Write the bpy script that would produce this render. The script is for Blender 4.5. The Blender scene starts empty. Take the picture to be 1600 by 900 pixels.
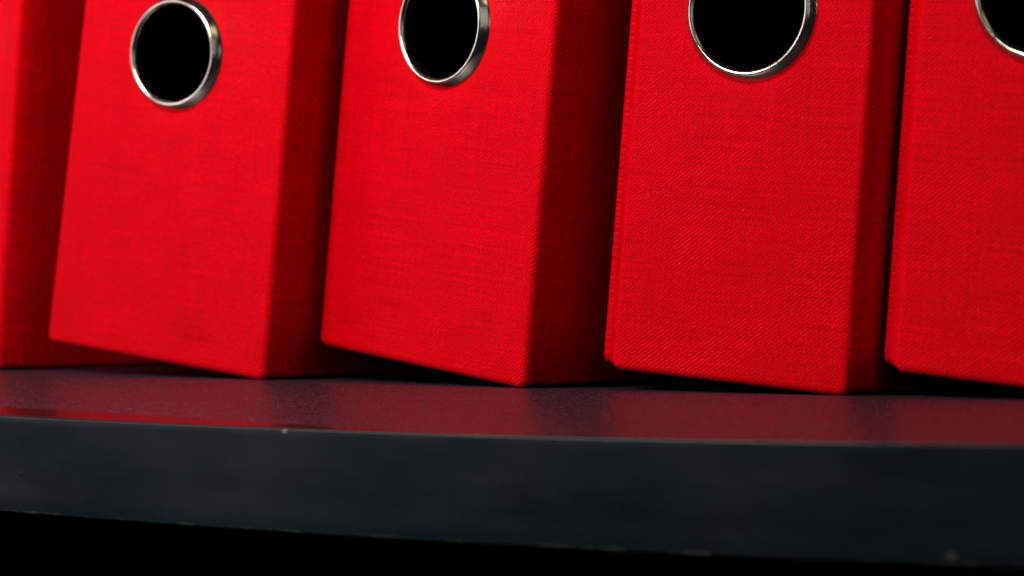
import bpy, bmesh, math, random
from mathutils import Vector, Matrix, noise
S = bpy.context.scene
COL = S.collection
MM = 0.001
V = Vector

# ------------------------------------------------------------------ camera
YAW, PITCH, ROLL = 0.5220, 0.0130, 0.0103
cf = V((-math.sin(YAW)*math.cos(PITCH), math.cos(YAW)*math.cos(PITCH), math.sin(PITCH)))
cr = V((math.cos(YAW), math.sin(YAW), 0)); cu = cr.cross(cf)
c_, s_ = math.cos(ROLL), math.sin(ROLL)
cr, cu = cr*c_ + cu*s_, cu*c_ - cr*s_
cam_d = bpy.data.cameras.new('camera'); cam = bpy.data.objects.new('camera', cam_d); COL.objects.link(cam)
m = Matrix((cr, cu, -cf)).transposed().to_4x4(); m.translation = V((243.34, -358.21, 15.054))*MM
cam.matrix_world = m
cam_d.sensor_width = 36; cam_d.lens = 36*3600/1600
cam_d.shift_x = 0.0028
cam_d.clip_start = 0.01; cam_d.clip_end = 50
cam_d.dof.use_dof = True; cam_d.dof.focus_distance = 0.483; cam_d.dof.aperture_fstop = 12.5
cam_d.dof.aperture_blades = 7
S.camera = cam

# ------------------------------------------------------------------ dim room and lamps
w = bpy.data.worlds.new('World'); S.world = w; w.use_nodes = True
bg = w.node_tree.nodes['Background']; bg.inputs['Color'].default_value = (0.75, 0.85, 1, 1); bg.inputs['Strength'].default_value = 0.012

def area(name, az, el, dist, sx, sy, power, col, target=(0, 70, 60)):
    """az: degrees to the left (-x) of straight out of the shelf; el: degrees up"""
    t = V(target)*MM
    d = V((-math.sin(math.radians(az))*math.cos(math.radians(el)), -math.cos(math.radians(az))*math.cos(math.radians(el)), math.sin(math.radians(el))))
    L = bpy.data.lights.new(name, 'AREA'); L.shape = 'RECTANGLE'; L.size = sx; L.size_y = sy
    L.energy = power; L.color = col
    o = bpy.data.objects.new(name, L); COL.objects.link(o)
    o.location = t + d*dist; o.rotation_euler = (-d).to_track_quat('-Z', 'Y').to_euler()
def area_at(name, pos, target, sx, sy, power, col):
    p, t = V(pos)*MM, V(target)*MM
    area(name, 0, 0, 0.01, sx, sy, power, col)
    o = bpy.data.objects[name]; o.location = p; o.rotation_euler = (t-p).to_track_quat('-Z', 'Y').to_euler()
area_at('key_lamp', (-96, -195, 235), (-35, 80, 50), 0.14, 0.14, 1.95, (1.0, 0.92, 0.92))
area_at('window_light', (-600, -330, 230), (-50, 80, 60), 0.34, 0.36, 1.7, (1.0, 0.86, 1.02))
area_at('warm_lamp', (520, -420, 620), (0, 80, 90), 0.26, 0.22, 0.26, (1.0, 0.84, 0.50))
area_at('cool_lamp', (620, -260, 120), (0, 80, 90), 0.05, 0.22, 0.05, (0.70, 0.84, 1.0))
area_at('room_fill', (620, -800, 260), (0, 80, 60), 0.6, 0.5, 0.46, (1.0, 0.96, 0.92))

S.view_settings.view_transform = 'Standard'; S.view_settings.look = 'None'
S.view_settings.exposure = 0.0; S.view_settings.gamma = 1.0
S.render.engine = 'CYCLES'
S.cycles.max_bounces = 8; S.cycles.diffuse_bounces = 5; S.cycles.glossy_bounces = 4

# ------------------------------------------------------------------ materials
class NT:
    def __init__(s, name):
        s.m = bpy.data.materials.new(name); s.m.use_nodes = True; s.t = s.m.node_tree
        s.b = s.t.nodes['Principled BSDF']
    def n(s, typ, ins=None, **kw):
        o = s.t.nodes.new(typ)
        for k, v in kw.items(): setattr(o, k, v)
        for k, v in (ins or {}).items():
            if hasattr(v, 'bl_idname') or isinstance(v, bpy.types.NodeSocket):
                s.t.links.new(v if isinstance(v, bpy.types.NodeSocket) else v.outputs[0], o.inputs[k])
            else: o.inputs[k].default_value = v
        return o
    def math(s, op, a, b=0.0, c=0.0, clamp=False):
        return s.n('ShaderNodeMath', {0: a, 1: b, 2: c}, operation=op, use_clamp=clamp).outputs[0]
    def noise(s, vec, scale, detail=2, rough=.5, dist=0):
        return s.n('ShaderNodeTexNoise', {'Vector': vec, 'Scale': scale, 'Detail': detail, 'Roughness': rough, 'Distortion': dist}).outputs[0]
    def mapping(s, vec, scale, loc=(0,0,0), rot=(0,0,0)):
        return s.n('ShaderNodeMapping', {'Vector': vec, 'Scale': scale, 'Location': loc, 'Rotation': rot}).outputs[0]
    def rng(s, v, a, b, c=0.0, d=1.0, smooth=False):
        return s.n('ShaderNodeMapRange', {0: v, 1: a, 2: b, 3: c, 4: d}, interpolation_type='SMOOTHSTEP' if smooth else 'LINEAR').outputs[0]
    def mix(s, f, a, b):
        return s.n('ShaderNodeMix', {0: f, 6: a, 7: b}, data_type='RGBA').outputs[2]
    def set(s, k, v):
        if isinstance(v, bpy.types.NodeSocket): s.t.links.new(v, s.b.inputs[k])
        else: s.b.inputs[k].default_value = v

def cloth_material():
    """red linen-embossed book cloth; UVs are in millimetres"""
    q = NT('red_book_cloth')
    uv = q.n('ShaderNodeUVMap').outputs[0]
    # thread wander
    wob = q.n('ShaderNodeTexNoise', {'Vector': uv, 'Scale': .8, 'Detail': 4, 'Roughness': .6})
    off = q.n('ShaderNodeVectorMath', {0: wob.outputs[1], 1: (.5, .5, .5)}, operation='SUBTRACT')
    off = q.n('ShaderNodeVectorMath', {0: off.outputs[0], 'Scale': .85}, operation='SCALE')
    p = q.n('ShaderNodeVectorMath', {0: uv, 1: off.outputs[0]}, operation='ADD').outputs[0]
    sp = q.n('ShaderNodeSeparateXYZ', {0: p}); x, y = sp.outputs[0], sp.outputs[1]
    # raised bumps: diagonal twill streaks climbing to the right, broken by the weft
    diag = q.math('ADD', q.math('MULTIPLY', x, 2*math.pi/.72*.62), q.math('MULTIPLY', y, -2*math.pi/.72*.78))
    jit = q.noise(uv, 1.3, 3, .6)
    diag = q.math('ADD', diag, q.rng(jit, .25, .75, -1.7, 1.7))
    a = q.math('SINE', diag)
    b = q.math('SINE', q.math('ADD', q.math('MULTIPLY', x, 2*math.pi/.70), q.math('MULTIPLY', y, 2*math.pi/1.5)))
    k = q.rng(q.noise(uv, .05, 3), .36, .64, .30, .62)
    weave = q.math('ADD', q.math('MULTIPLY', a, q.math('MULTIPLY', k, .5)), q.math('MULTIPLY', b, q.math('MULTIPLY', q.math('SUBTRACT', 1, k), .5)))
    weave = q.math('ADD', weave, .5, clamp=True)
    weave = q.math('POWER', weave, 1.4)
    amp = q.rng(q.math('ADD', q.math('MULTIPLY', q.noise(uv, .09, 3), .5), q.math('MULTIPLY', q.noise(uv, .9, 2), .5)), .38, .62, .40, 1.1)
    weave = q.math('MULTIPLY', weave, amp)
    # individual thick or thin threads, both ways
    th_h = q.noise(q.mapping(uv, (.035, 3.2, 1)), 1, 3, .6)
    th_v = q.noise(q.mapping(uv, (3.0, .03, 1), (7, 3, 0)), 1, 3, .6)
    fib = q.noise(uv, 6.5, 3, .65)
    h = q.math('ADD', q.math('MULTIPLY', weave, .62), q.math('MULTIPLY', th_h, .16))
    h = q.math('ADD', h, q.math('MULTIPLY', th_v, .14))
    h = q.math('ADD', h, q.math('MULTIPLY', fib, .50))
    h = q.math('ADD', h, q.math('MULTIPLY', q.noise(uv, .25, 2), .5))
    bump = q.n('ShaderNodeBump', {'Height': h, 'Strength': .85, 'Distance': .00026})
    q.t.links.new(bump.outputs[0], q.b.inputs['Normal'])
    lo = (.32, .0001, .0008, 1); hi = (.80, .0001, .0066, 1)
    f = q.math('ADD', q.math('MULTIPLY', weave, .75), q.math('MULTIPLY', fib, .25))  # weave hollows darker, bumps lighter: relief shading put into the colour
    f = q.math('ADD', f, q.rng(th_h, .3, .7, -.17, .17)); f = q.math('ADD', f, q.rng(th_v, .3, .7, -.10, .10), clamp=True)
    col = q.mix(f, lo, hi)
    # occasional darker slub threads
    sl = q.rng(q.noise(q.mapping(uv, (.05, 2.0, 1), (0, 50, 0)), 1, 2), .68, .76, 0, .30, True)
    col = q.mix(sl, col, (.24, .0006, .001, 1))
    # rare pale specks: glints of the glossy coating painted into the colour
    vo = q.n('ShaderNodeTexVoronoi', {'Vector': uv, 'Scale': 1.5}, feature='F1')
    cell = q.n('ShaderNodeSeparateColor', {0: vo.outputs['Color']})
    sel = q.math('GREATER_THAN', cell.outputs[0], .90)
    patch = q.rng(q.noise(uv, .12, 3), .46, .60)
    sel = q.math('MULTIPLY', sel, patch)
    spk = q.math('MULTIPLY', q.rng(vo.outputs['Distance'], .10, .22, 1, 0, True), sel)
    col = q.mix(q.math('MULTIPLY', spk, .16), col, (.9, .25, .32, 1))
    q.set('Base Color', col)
    q.set('Roughness', q.rng(fib, .3, .7, .38, .55))
    q.set('Specular IOR Level', .12); q.set('Specular Tint', (1, .06, .24, 1))
    return q.m

def plain(name, col, rough, spec=.5, metal=0):
    q = NT(name); q.set('Base Color', (*col, 1)); q.set('Roughness', rough); q.set('Specular IOR Level', spec); q.set('Metallic', metal)
    return q
def lining_material():
    q = plain('black_lining_paper', (.004, .004, .0045), .8, .1)
    oc = q.n('ShaderNodeTexCoord').outputs['Object']
    q.set('Base Color', q.mix(q.noise(oc, 900, 3), (.002, .002, .002, 1), (.006, .006, .007, 1)))
    return q.m
def metal_material():
    q = plain('nickel_plated_steel', (.78, .75, .69), .17, .5, 1)
    oc = q.n('ShaderNodeTexCoord').outputs['Object']
    n1 = q.noise(oc, 350, 4, .6)
    q.set('Roughness', q.rng(n1, .3, .7, .13, .21))
    q.set('Base Color', q.mix(q.rng(q.noise(oc, 120, 3), .4, .65), (.62, .58, .49, 1), (.40, .36, .26, 1)))
    b = q.n('ShaderNodeBump', {'Height': q.noise(oc, 700, 3), 'Strength': .12, 'Distance': .0002})
    q.t.links.new(b.outputs[0], q.b.inputs['Normal'])
    return q.m
def board_material():
    """dark blue-grey melamine with a fine grain and settled dust"""
    q = NT('slate_grey_melamine')
    oc = q.n('ShaderNodeTexCoord').outputs['Object']
    gr = q.noise(oc, 1500, 3, .7); g2 = q.noise(oc, 420, 3, .6); big = q.noise(oc, 18, 3)
    dust = q.rng(q.math('ADD', q.math('MULTIPLY', q.noise(oc, 2000, 2, .6), .55), q.math('MULTIPLY', g2, .45)), .50, .60, 0, 1)
    dust = q.math('MULTIPLY', dust, q.rng(big, .35, .65, .35, 1.0))
    col = q.mix(dust, (.0012, .0008, .0030, 1), (.030, .006, .024, 1))
    vo = q.n('ShaderNodeTexVoronoi', {'Vector': oc, 'Scale': 900}, feature='F1')
    cell = q.n('ShaderNodeSeparateColor', {0: vo.outputs['Color']})
    spk = q.math('MULTIPLY', q.math('GREATER_THAN', cell.outputs[0], .955), q.rng(vo.outputs['Distance'], .1, .2, 1, 0, True))
    col = q.mix(q.math('MULTIPLY', spk, .8), col, (.16, .13, .13, 1))
    # a wiped strip along the front edge, wide at the left and narrowing to nothing
    pos = q.n('ShaderNodeSeparateXYZ', {0: oc})
    lim = q.math('ADD', q.rng(pos.outputs[0], -.085, .035, .0115, .001), q.math('MULTIPLY', q.math('SUBTRACT', big, .5), .004))
    clean = q.rng(q.math('SUBTRACT', lim, pos.outputs[1]), -.0012, .0012, 0, 1, True)
    col = q.mix(clean, col, (.006, .007, .008, 1))
    q.set('Base Color', col)
    q.set('Roughness', q.math('ADD', q.math('MULTIPLY', q.rng(gr, .38, .62, .27, .56), q.math('SUBTRACT', 1, clean)), q.math('MULTIPLY', clean, .14)))
    q.set('Specular IOR Level', .85)
    b = q.n('ShaderNodeBump', {'Height': q.math('ADD', gr, q.math('MULTIPLY', g2, .6)), 'Strength': .5, 'Distance': .00014})
    q.t.links.new(b.outputs[0], q.b.inputs['Normal'])
    return q.m
def band_material():
    """smooth plastic edge band, scuffed along its upper and lower arris"""
    q = NT('slate_grey_edge_band')
    oc = q.n('ShaderNodeTexCoord').outputs['Object']
    uv = q.n('ShaderNodeUVMap').outputs[0]           # x along, y = mm down the front
    gr = q.noise(oc, 1300, 3, .6); big = q.noise(q.mapping(oc, (1, 1, 3)), 22, 4, .55)
    col = q.mix(big, (.0016, .0044, .0048, 1), (.0044, .0098, .0104, 1))
    col = q.mix(q.rng(gr, .3, .7), col, (.0055, .0092, .0108, 1))
    st = q.noise(q.mapping(uv, (.035, .9, 1)), 1, 4, .6)
    col = q.mix(q.rng(st, .60, .72, 0, .6, True), col, (.0025, .0035, .004, 1))
    yy = q.n('ShaderNodeSeparateXYZ', {0: uv}).outputs[1]
    nz = q.noise(q.mapping(uv, (.12, .12, 1)), 1, 4, .65)
    wear = q.math('MULTIPLY', q.rng(q.math('ABSOLUTE', q.math('SUBTRACT', yy, .18)), .05, .28, 1, 0, True), q.rng(nz, .42, .66, .12, 1))
    col = q.mix(q.math('MULTIPLY', wear, .6), col, (.022, .024, .018, 1))
    wear2 = q.math('MULTIPLY', q.rng(q.math('ABSOLUTE', q.math('SUBTRACT', yy, 19.3)), .1, .5, 1, 0, True), q.rng(nz, .5, .66, .05, 1))
    col = q.mix(q.math('MULTIPLY', wear2, .7), col, (.05, .05, .04, 1))
    sm = q.rng(q.noise(q.mapping(oc, (1, 1, 2.2), (3, 1, 2)), 34, 4, .6), .50, .72, 0, .55, True)
    col = q.mix(sm, col, (.0018, .0034, .0038, 1))
    q.set('Base Color', col)
    q.set('Roughness', q.rng(big, .3, .7, .24, .46)); q.set('Specular IOR Level', .22)
    b = q.n('ShaderNodeBump', {'Height': q.math('ADD', q.math('MULTIPLY', gr, .5), q.math('MULTIPLY', st, .45)), 'Strength': .22, 'Distance': .00015})
    q.t.links.new(b.outputs[0], q.b.inputs['Normal'])
    return q.m
CLOTH, LINING, METAL, BOARD, BAND = cloth_material(), lining_material(), metal_material(), board_material(), band_material()
WORN = plain('rubbed_edge', (.018, .020, .018), .8, .15).m
CHIP = plain('bare_chipboard', (.11, .11, .095), .8, .2).m
SPOT = plain('dark_speck', (.004, .004, .004), .7, .2).m
def panel_material():
    q = plain('black_back_board', (.006, .007, .008), .8, .1)
    oc = q.n('ShaderNodeTexCoord').outputs['Object']
    q.set('Base Color', q.mix(q.noise(oc, 60, 4), (.004, .005, .006, 1), (.009, .010, .011, 1)))
    return q.m
PANEL = panel_material()

# ------------------------------------------------------------------ helpers
def link(name, bm, mats, parent=None, smooth=True):
    me = bpy.data.meshes.new(name)
    bmesh.ops.recalc_face_normals(bm, faces=bm.faces) if name in ('chip', 'speck') else None
    bm.to_mesh(me); bm.free()
    for k in mats: me.materials.append(k)
    if smooth: me.polygons.foreach_set('use_smooth', [True]*len(me.polygons))
    if smooth and len(me.polygons) > 60: me.set_sharp_from_angle(angle=math.radians(48))
    o = bpy.data.objects.new(name, me); COL.objects.link(o)
    if parent: o.parent = parent
    return o
def _bow(x, k, lin=0.0):
    a = abs(x); lim = 175.0
    q = k*(a/100)**2 if a < lim else k*((lim/100)**2 + 2*(lim/100)*(a-lim)/100)
    return q + lin*x/100
def sag(x):                       # level part of the shelf: the loaded board hangs a little in the middle
    return _bow(x, .3655)
RIDGE = 66.4
def nose(x):                      # upper arris of the front edge, below the level part
    return -6.452 + _bow(x, .944, .4428)
def top_z(x, y):                  # worn shelf top: level at the back, sloping gently down to the front
    if y >= RIDGE + 2: return sag(x)
    zf = nose(x); k = (sag(x)-zf)/RIDGE
    if y <= RIDGE - 2: return zf + k*y
    u = (y - (RIDGE-2))/4; return sag(x) - k*2*(1-u)**2      # small rounded crest

def board(bm, O, A, B, N, wid, hei, th, r, hole=None, cr_=1.6, taper=0.0, uvo=(0, 0), back_mat=1, seed=0):
    """cloth covered board: outline in A,B (mm), outer face towards N, rounded edges, optional round hole (cx, cy, rad).
    taper moves the left edge to the right with height. UV in mm."""
    uvl = bm.loops.layers.uv.verify(); cr_ = max(cr_, r+.55)
    def P(a, b, n):
        return O + A*a + B*b + N*n
    def outline(inset):           # rounded rectangle, many points, same count for each inset
        pts = []
        k = max(cr_-inset, .05); c = cr_
        spec = [((wid-c, c), -90), ((wid-c, hei-c), 0), ((c, hei-c), 90), ((c, c), 180)]
        arcs = []
        for (cx, cy), a0 in spec:
            arcs.append([(cx+k*math.cos(math.radians(a0+90*i/6)), cy+k*math.sin(math.radians(a0+90*i/6)), math.radians(a0+90*i/6)) for i in range(7)])
        for i in range(4):
            pts += arcs[i]
            p, q_ = arcs[i][-1], arcs[(i+1) % 4][0]
            seg = 40 if i % 2 == 0 else 12
            for j in range(1, seg):
                f = j/seg; pts.append((p[0]+(q_[0]-p[0])*f, p[1]+(q_[1]-p[1])*f, p[2]))
        return pts
    def warp(x, y, n):
        f = 1 - x/wid
        dx = taper*y*f
        e = .03*noise.noise(V((x*.08+seed*7.3, y*.06, seed)))   # boards are never dead straight
        return P(x+dx+e*.7, y, n + e)
    loops = []
    def loop(pts, n, grow=0.0):
        L = []
        for x, y, ang in pts:
            x2 = x + grow*math.cos(ang); y2 = y + grow*math.sin(ang)
            v = bm.verts.new(warp(x2, y2, n)); L.append((v, x2, y2))
        return L
    base = outline(r)
    N_ = len(base)
    if hole:
        cx, cy, hr = hole
        def ring(rad, n):
            L = []
            for x, y, _ in base:
                a = math.atan2(y-cy, x-cx)
                L.append((bm.verts.new(warp(cx+rad*math.cos(a), cy+rad*math.sin(a), n)), cx+rad*math.cos(a), cy+rad*math.sin(a)))
            return L
        inner = [ring(hr, -th), ring(hr, -.6), ring(hr+.25, -.15), ring(hr+.6, 0)]
        mid = []
        for f in (.12, .3, .5, .7, .86):
            L = []
            for (x, y, _) in base:
                a = math.atan2(y-cy, x-cx); hx, hy = cx+(hr+.6)*math.cos(a), cy+(hr+.6)*math.sin(a)
                px, py = hx+(x-hx)*f, hy+(y-hy)*f
                L.append((bm.verts.new(warp(px, py, 0)), px, py))
            mid.append(L)
        loops = inner + mid
    flat = outline(r+.35)
    loops.append(loop(flat, 0))
    for i in range(0, 7):
        a = math.radians(90*i/6); loops.append(loop(base, -r*(1-math.cos(a)), r*math.sin(a)))
    loops.append(loop(base, -(th-.25), r)); loops.append(loop(base, -th, r-.3))
    nf = len(loops)
    if hole: loops.append(loops[0])
    for k in range(len(loops)-1):
        A_, B_ = loops[k], loops[k+1]
        for i in range(N_):
            j = (i+1) % N_
            q4 = (A_[i], B_[i], B_[j], A_[j])
            try: f = bm.faces.new([v[0] for v in q4])
            except ValueError: continue
            f.material_index = back_mat if (k >= nf-1 or (hole and k <= 1)) else 0
            for l, v in zip(f.loops, q4): l[uvl].uv = (v[1]+uvo[0], v[2]+uvo[1])
    if not hole:
        for L, back in ((loops[0], False), (loops[-1], True)):
            vs = [v for v in L]
            if back: vs = vs[::-1]
            f = bm.faces.new([v[0] for v in vs]); f.material_index = back_mat if back else 0
            for l, v in zip(f.loops, vs): l[uvl].uv = (v[1]+uvo[0], v[2]+uvo[1])

def hinge(bm, T, Nn, pts, hei, th, base, pinch, uvo):
    """cloth joint between spine and cover: a curved strip (three plan points), pinched in at its foot"""
    uvl = bm.loops.layers.uv.verify()
    K = 9
    def curve(f, t):
        p0, p1, p2 = pts
        pin = pinch*max(0, 1-(t-base)/7.5)**1.5
        m_ = p1 - Nn*pin
        return p0*(1-f)**2 + m_*2*f*(1-f) + p2*f*f
    hs = [base+x for x in (0, .25, .8, 1.6, 2.6, 3.8, 5.2, 7, 10, 16, 30, 60, 100, 160, 220)] + [hei]
    rows_o, rows_i = [], []
    for t in hs:
        ro, ri = [], []
        ro_s = .55*max(0, 1-(t-base)/.8)
        for i in range(K):
            f = i/(K-1); c = curve(f, t)
            ro.append((bm.verts.new((c - Nn*ro_s + T*t)*MM), f*4.5, t))
            ri.append((bm.verts.new((c - Nn*th + T*t)*MM), f*4.5, t))
        rows_o.append(ro); rows_i.append(ri)
    def quad(a, b, c, d, mi):
        f = bm.faces.new([q[0] for q in (a, b, c, d)]); f.material_index = mi
        for l, q in zip(f.loops, (a, b, c, d)): l[uvl].uv = (q[1]+uvo[0], q[2]+uvo[1])
    for j in range(len(hs)-1):
        for i in range(K-1):
            quad(rows_o[j][i], rows_o[j][i+1], rows_o[j+1][i+1], rows_o[j+1][i], 0)
            quad(rows_i[j][i+1], rows_i[j][i], rows_i[j+1][i], rows_i[j+1][i+1], 1)
        for i, k in ((0, 0), (K-1, 1)):
            quad(rows_o[j][i], rows_o[j+1][i], rows_i[j+1][i], rows_i[j][i], 0)
    for i in range(K-1):
        quad(rows_o[0][i+1], rows_o[0][i], rows_i[0][i], rows_i[0][i+1], 0)
        quad(rows_o[-1][i], rows_o[-1][i+1], rows_i[-1][i+1], rows_i[-1][i], 0)

HEIGHT, DEPTH, TH = 275.0, 280.0, 2.6
def make_binder(label, x, y, yaw, lean, wid, hr, rad, pit, tap, dyaws, lh, rh, seed):
    root = bpy.data.objects.new('lever_arch_binder', None); COL.objects.link(root)
    root.empty_display_size = .03
    root.location = V((x, y, sag(x)-.3))*MM; root.rotation_euler = (0, 0, -yaw)
    root['label'] = label; root['category'] = 'binder'; root['group'] = 'red binders standing in a row on the shelf'
    # local axes (mm, local frame has x = e0, -y = outward)
    n0 = V((0, -1, 0)); t0 = V((0, 0, 1)); e0 = V((1, 0, 0))
    e = e0*math.cos(lean) - t0*math.sin(lean); t = e0*math.sin(lean) + t0*math.cos(lean)
    n = n0*math.cos(pit) + t*math.sin(pit); t = t*math.cos(pit) - n0*math.sin(pit)
    # depth direction: horizontal, following the shelf
    def depth_dir(dyaw):
        wd = V((math.sin(dyaw), math.cos(dyaw), 0)); x2 = x + wd.x*DEPTH
        return V((wd.x*math.cos(yaw) - wd.y*math.sin(yaw), wd.x*math.sin(yaw) + wd.y*math.cos(yaw), (sag(x2)-sag(x))/DEPTH)).normalized()
    O = V((0, 0, 0)) - e*wid
    sc = MM
    bm = bmesh.new()
    board(bm, O*sc, e*sc, t*sc, n*sc, wid, HEIGHT, TH, 1.6, hole=(wid/2 - tap*hr*.5, hr, rad+.15), taper=tap, uvo=(seed*83.1, seed*31.7), seed=seed)
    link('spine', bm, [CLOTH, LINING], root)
    for side, (out, deep), dyaw in ((-1, lh, dyaws[0]), (1, rh, dyaws[1])):
        D = depth_dir(dyaw)
        Nout = t.cross(D)*-1
        if Nout.dot(e)*side < 0: Nout = -Nout
        Nout.normalize()
        u0 = wid if side > 0 else 0
        lift = .9 if side < 0 else .75
        kp = O + e*(u0 + side*out) - n*deep
        tt = t if side > 0 else (t + e*tap).normalized()
        Nn = Nout
        # cover board; the outward face is Nout
        bm = bmesh.new()
        board(bm, (kp + tt*lift + D*3.6)*sc, D*sc, tt*sc, Nn*sc, DEPTH, HEIGHT-1, 2.2, 1.0, cr_=2.2, uvo=(seed*17+side*400, seed*9), seed=seed+side*.37)
        # the outline runs counter-clockwise seen from A x B; flip when that is not the outer side
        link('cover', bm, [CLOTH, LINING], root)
        bm = bmesh.new()
        p0 = O + e*(u0-side*.52) - n*.50
        dv = e*side - n; k_ = max(.4, (.06 - (p0-kp).dot(Nn))/dv.dot(Nn))
        pts = [p0, p0 + dv*k_, kp + D*9 + Nn*.06]
        hinge(bm, tt, (Nn*.8 + n*.6).normalized(), pts, HEIGHT-2, .9, lift+.15, (2.6 if seed >= 3 else .8) if side > 0 else .2, (seed*5+side*90, seed*9))
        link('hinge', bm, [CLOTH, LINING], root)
    for o in root.children:
        b2 = bmesh.new(); b2.from_mesh(o.data); bmesh.ops.recalc_face_normals(b2, faces=b2.faces); b2.to_mesh(o.data); b2.free()
    # finger ring
    prof = [(1.65, -.1), (1.55, .16), (1.2, .62), (.86, 1.02), (.54, 1.38), (.28, 1.66), (.04, 1.84), (-.2, 1.9), (-.48, 1.82), (-.78, 1.54), (-.96, 1.3), (-1.04, .8), (-1.05, -.6), (-1.0, -1.4), (-.8, -1.5)]
    bm = bmesh.new(); K = 128; rows = []
    c0 = O + e*(wid/2) + t*hr
    for i in range(K):
        a = 2*math.pi*i/K
        rr = 1 + .004*math.sin(2*a+seed)
        rows.append([bm.verts.new((c0 + (e*math.cos(a) + t*math.sin(a))*((rad+p[0])*rr) + n*(p[1]))*sc) for p in prof])
    for i in range(K):
        j = (i+1) % K
        for k in range(len(prof)-1): bm.faces.new((rows[i][k], rows[j][k], rows[j][k+1], rows[i][k+1]))
    bmesh.ops.recalc_face_normals(bm, faces=bm.faces)
    link('finger_ring', bm, [METAL], root)
    return root

# ------------------------------------------------------------------ shelf
shelf = bpy.data.objects.new('shelf', None); COL.objects.link(shelf)
shelf['label'] = 'dark slate grey board shelf with a scuffed edge under the red binders'; shelf['category'] = 'shelf'
TB = 19.0
def swept(name, prof, mat, x0=-620, x1=430, step=10, parent=None):
    """profile rows (y, z function of x, uv v) swept along x"""
    bm = bmesh.new(); uvl = bm.loops.layers.uv.verify(); cols = []
    xs = [x0 + i*step for i in range(int((x1-x0)/step)+1)]
    for xx in xs: cols.append([bm.verts.new(V((xx, p[0], p[1](xx)))*MM) for p in prof])
    n = len(prof)
    for i in range(len(xs)-1):
        for k in range(n):
            l = (k+1) % n
            f = bm.faces.new((cols[i][k], cols[i][l], cols[i+1][l], cols[i+1][k]))
            for lp, (ii, kk) in zip(f.loops, ((i, k), (i, l), (i+1, l), (i+1, k))): lp[uvl].uv = (xs[ii], prof[kk][2])
    bm.faces.new(cols[0]); bm.faces.new(cols[-1][::-1])
    bmesh.ops.recalc_face_normals(bm, faces=bm.faces)
    o = link(name, bm, [mat], parent)
    o.data.set_sharp_from_angle(angle=math.radians(35))
    return o
TB = 19.5
low = lambda d: (lambda x: nose(x) - TB + d)
ytop = [397, 300, 200, 120, 90, 75, 70, 69, 68, 67, 66, 65, 64, 60, 50, 35, 20, 10, 4, 2.3]
swept('board', [(2.3, low(.05), 0), (397, low(.05), 0)] + [(y, (lambda x, y=y: top_z(x, y)), 0) for y in ytop], BOARD, parent=shelf)
r = .28
bp = [(2.26, lambda x: top_z(x, 2.26)+.04, 4), (1.2, lambda x: top_z(x, 1.2)+.05, 2)] \
   + [(r - r*math.sin(math.radians(a)), (lambda x, a=a: nose(x) + .06 - r + r*math.cos(math.radians(a))), .4*a/90) for a in (0, 22, 45, 68, 90)] \
   + [(0, (lambda x, z=z: nose(x) - z), z) for z in (1.5, 4, 8, 12, 16)] \
   + [(r - r*math.cos(math.radians(a)), (lambda x, a=a: nose(x) - TB + r - r*math.sin(math.radians(a))), TB-r+.4*a/90) for a in (0, 30, 60, 90)] + [(2.26, low(0), TB+2)]
swept('edge_band', bp, BAND, parent=shelf)

def blob(name, x, y, z, sx, sy, sz, mat, seed, parent, sub=2, rough=.35):
    bm = bmesh.new(); bmesh.ops.create_icosphere(bm, subdivisions=sub, radius=1)
    for v in bm.verts:
        k = 1 + rough*noise.noise(v.co*1.7 + V((seed*3.1, 0, 0)))
        v.co = V((v.co.x*sx*k + x, v.co.y*sy*k + y, v.co.z*sz*k + z + nose(x)))*MM
    return link(name, bm, [mat], parent)

# ------------------------------------------------------------------ back board of the bookcase
bm = bmesh.new(); bmesh.ops.create_cube(bm, size=1)
for v in bm.verts: v.co = V((-95 + v.co.x*1050, 404 + v.co.y*8, 60 + v.co.z*760))*MM
bp_o = link('back_panel', bm, [PANEL], smooth=False); bp_o['kind'] = 'structure'

# ------------------------------------------------------------------ binders
data = [
 ('red binder cut off by the left edge, only a strip of spine and side showing', -149.8, 72.0, .092, .080, 66.0, 78.0, 13.0, 0.0, 0.0, (0, 0), (1.2, 3.0), (.7, 3.0)),
 ('red binder whose round finger hole shows whole, second from left', -69.3, 72.5, .027, .122, 67.5, 72.9, 12.29, -.038, .043, (0, -.02), (1.2, 3.0), (.7, 3.0)),
 ('brightest red binder, middle of the row, turned left with a wide dark side', 0.0, 71.3, .252, .127, 67.8, 76.4, 12.83, -.020, .006, (-.02, -.03), (1.2, 3.0), (.9, 3.0)),
 ('red binder with the largest metal ring in view and a creased dark bottom corner', 72.5, 74.5, .050, .082, 55.2, 76.8, 13.50, -.023, .012, (-.02, -.06), (4.5, 1.3), (2.3, 4.4)),
 ('red binder cut off by the right edge, part of its metal ring showing', 132.9, 68.6, .137, .094, 52.4, 77.1, 14.22, -.017, -.012, (-.04, -.05), (4.0, 1.3), (1.8, 3.8)),
]
for k, d in enumerate(data):
    make_binder(*d, k+1)

# ------------------------------------------------------------------ small marks on the shelf edge

# ------------------------------------------------------------------ small marks on the shelf edge
blob('chip', -11.5, .03, -.42, .7, .16, .5, CHIP, 2, shelf)
blob('chip', -14.0, .03, -.22, 1.3, .10, .12, WORN, 5, shelf)
blob('chip', -61, .03, -.15, .5, .10, .15, WORN, 6, shelf)
blob('chip', 75, .03, -19.2, 3.2, .08, .24, WORN, 7, shelf)
blob('chip', 120, .03, -18.0, 1.6, .04, 1.2, WORN, 9, shelf)
blob('speck', -77, .0, -11.5, .34, .14, .55, SPOT, 3, shelf, rough=.7)
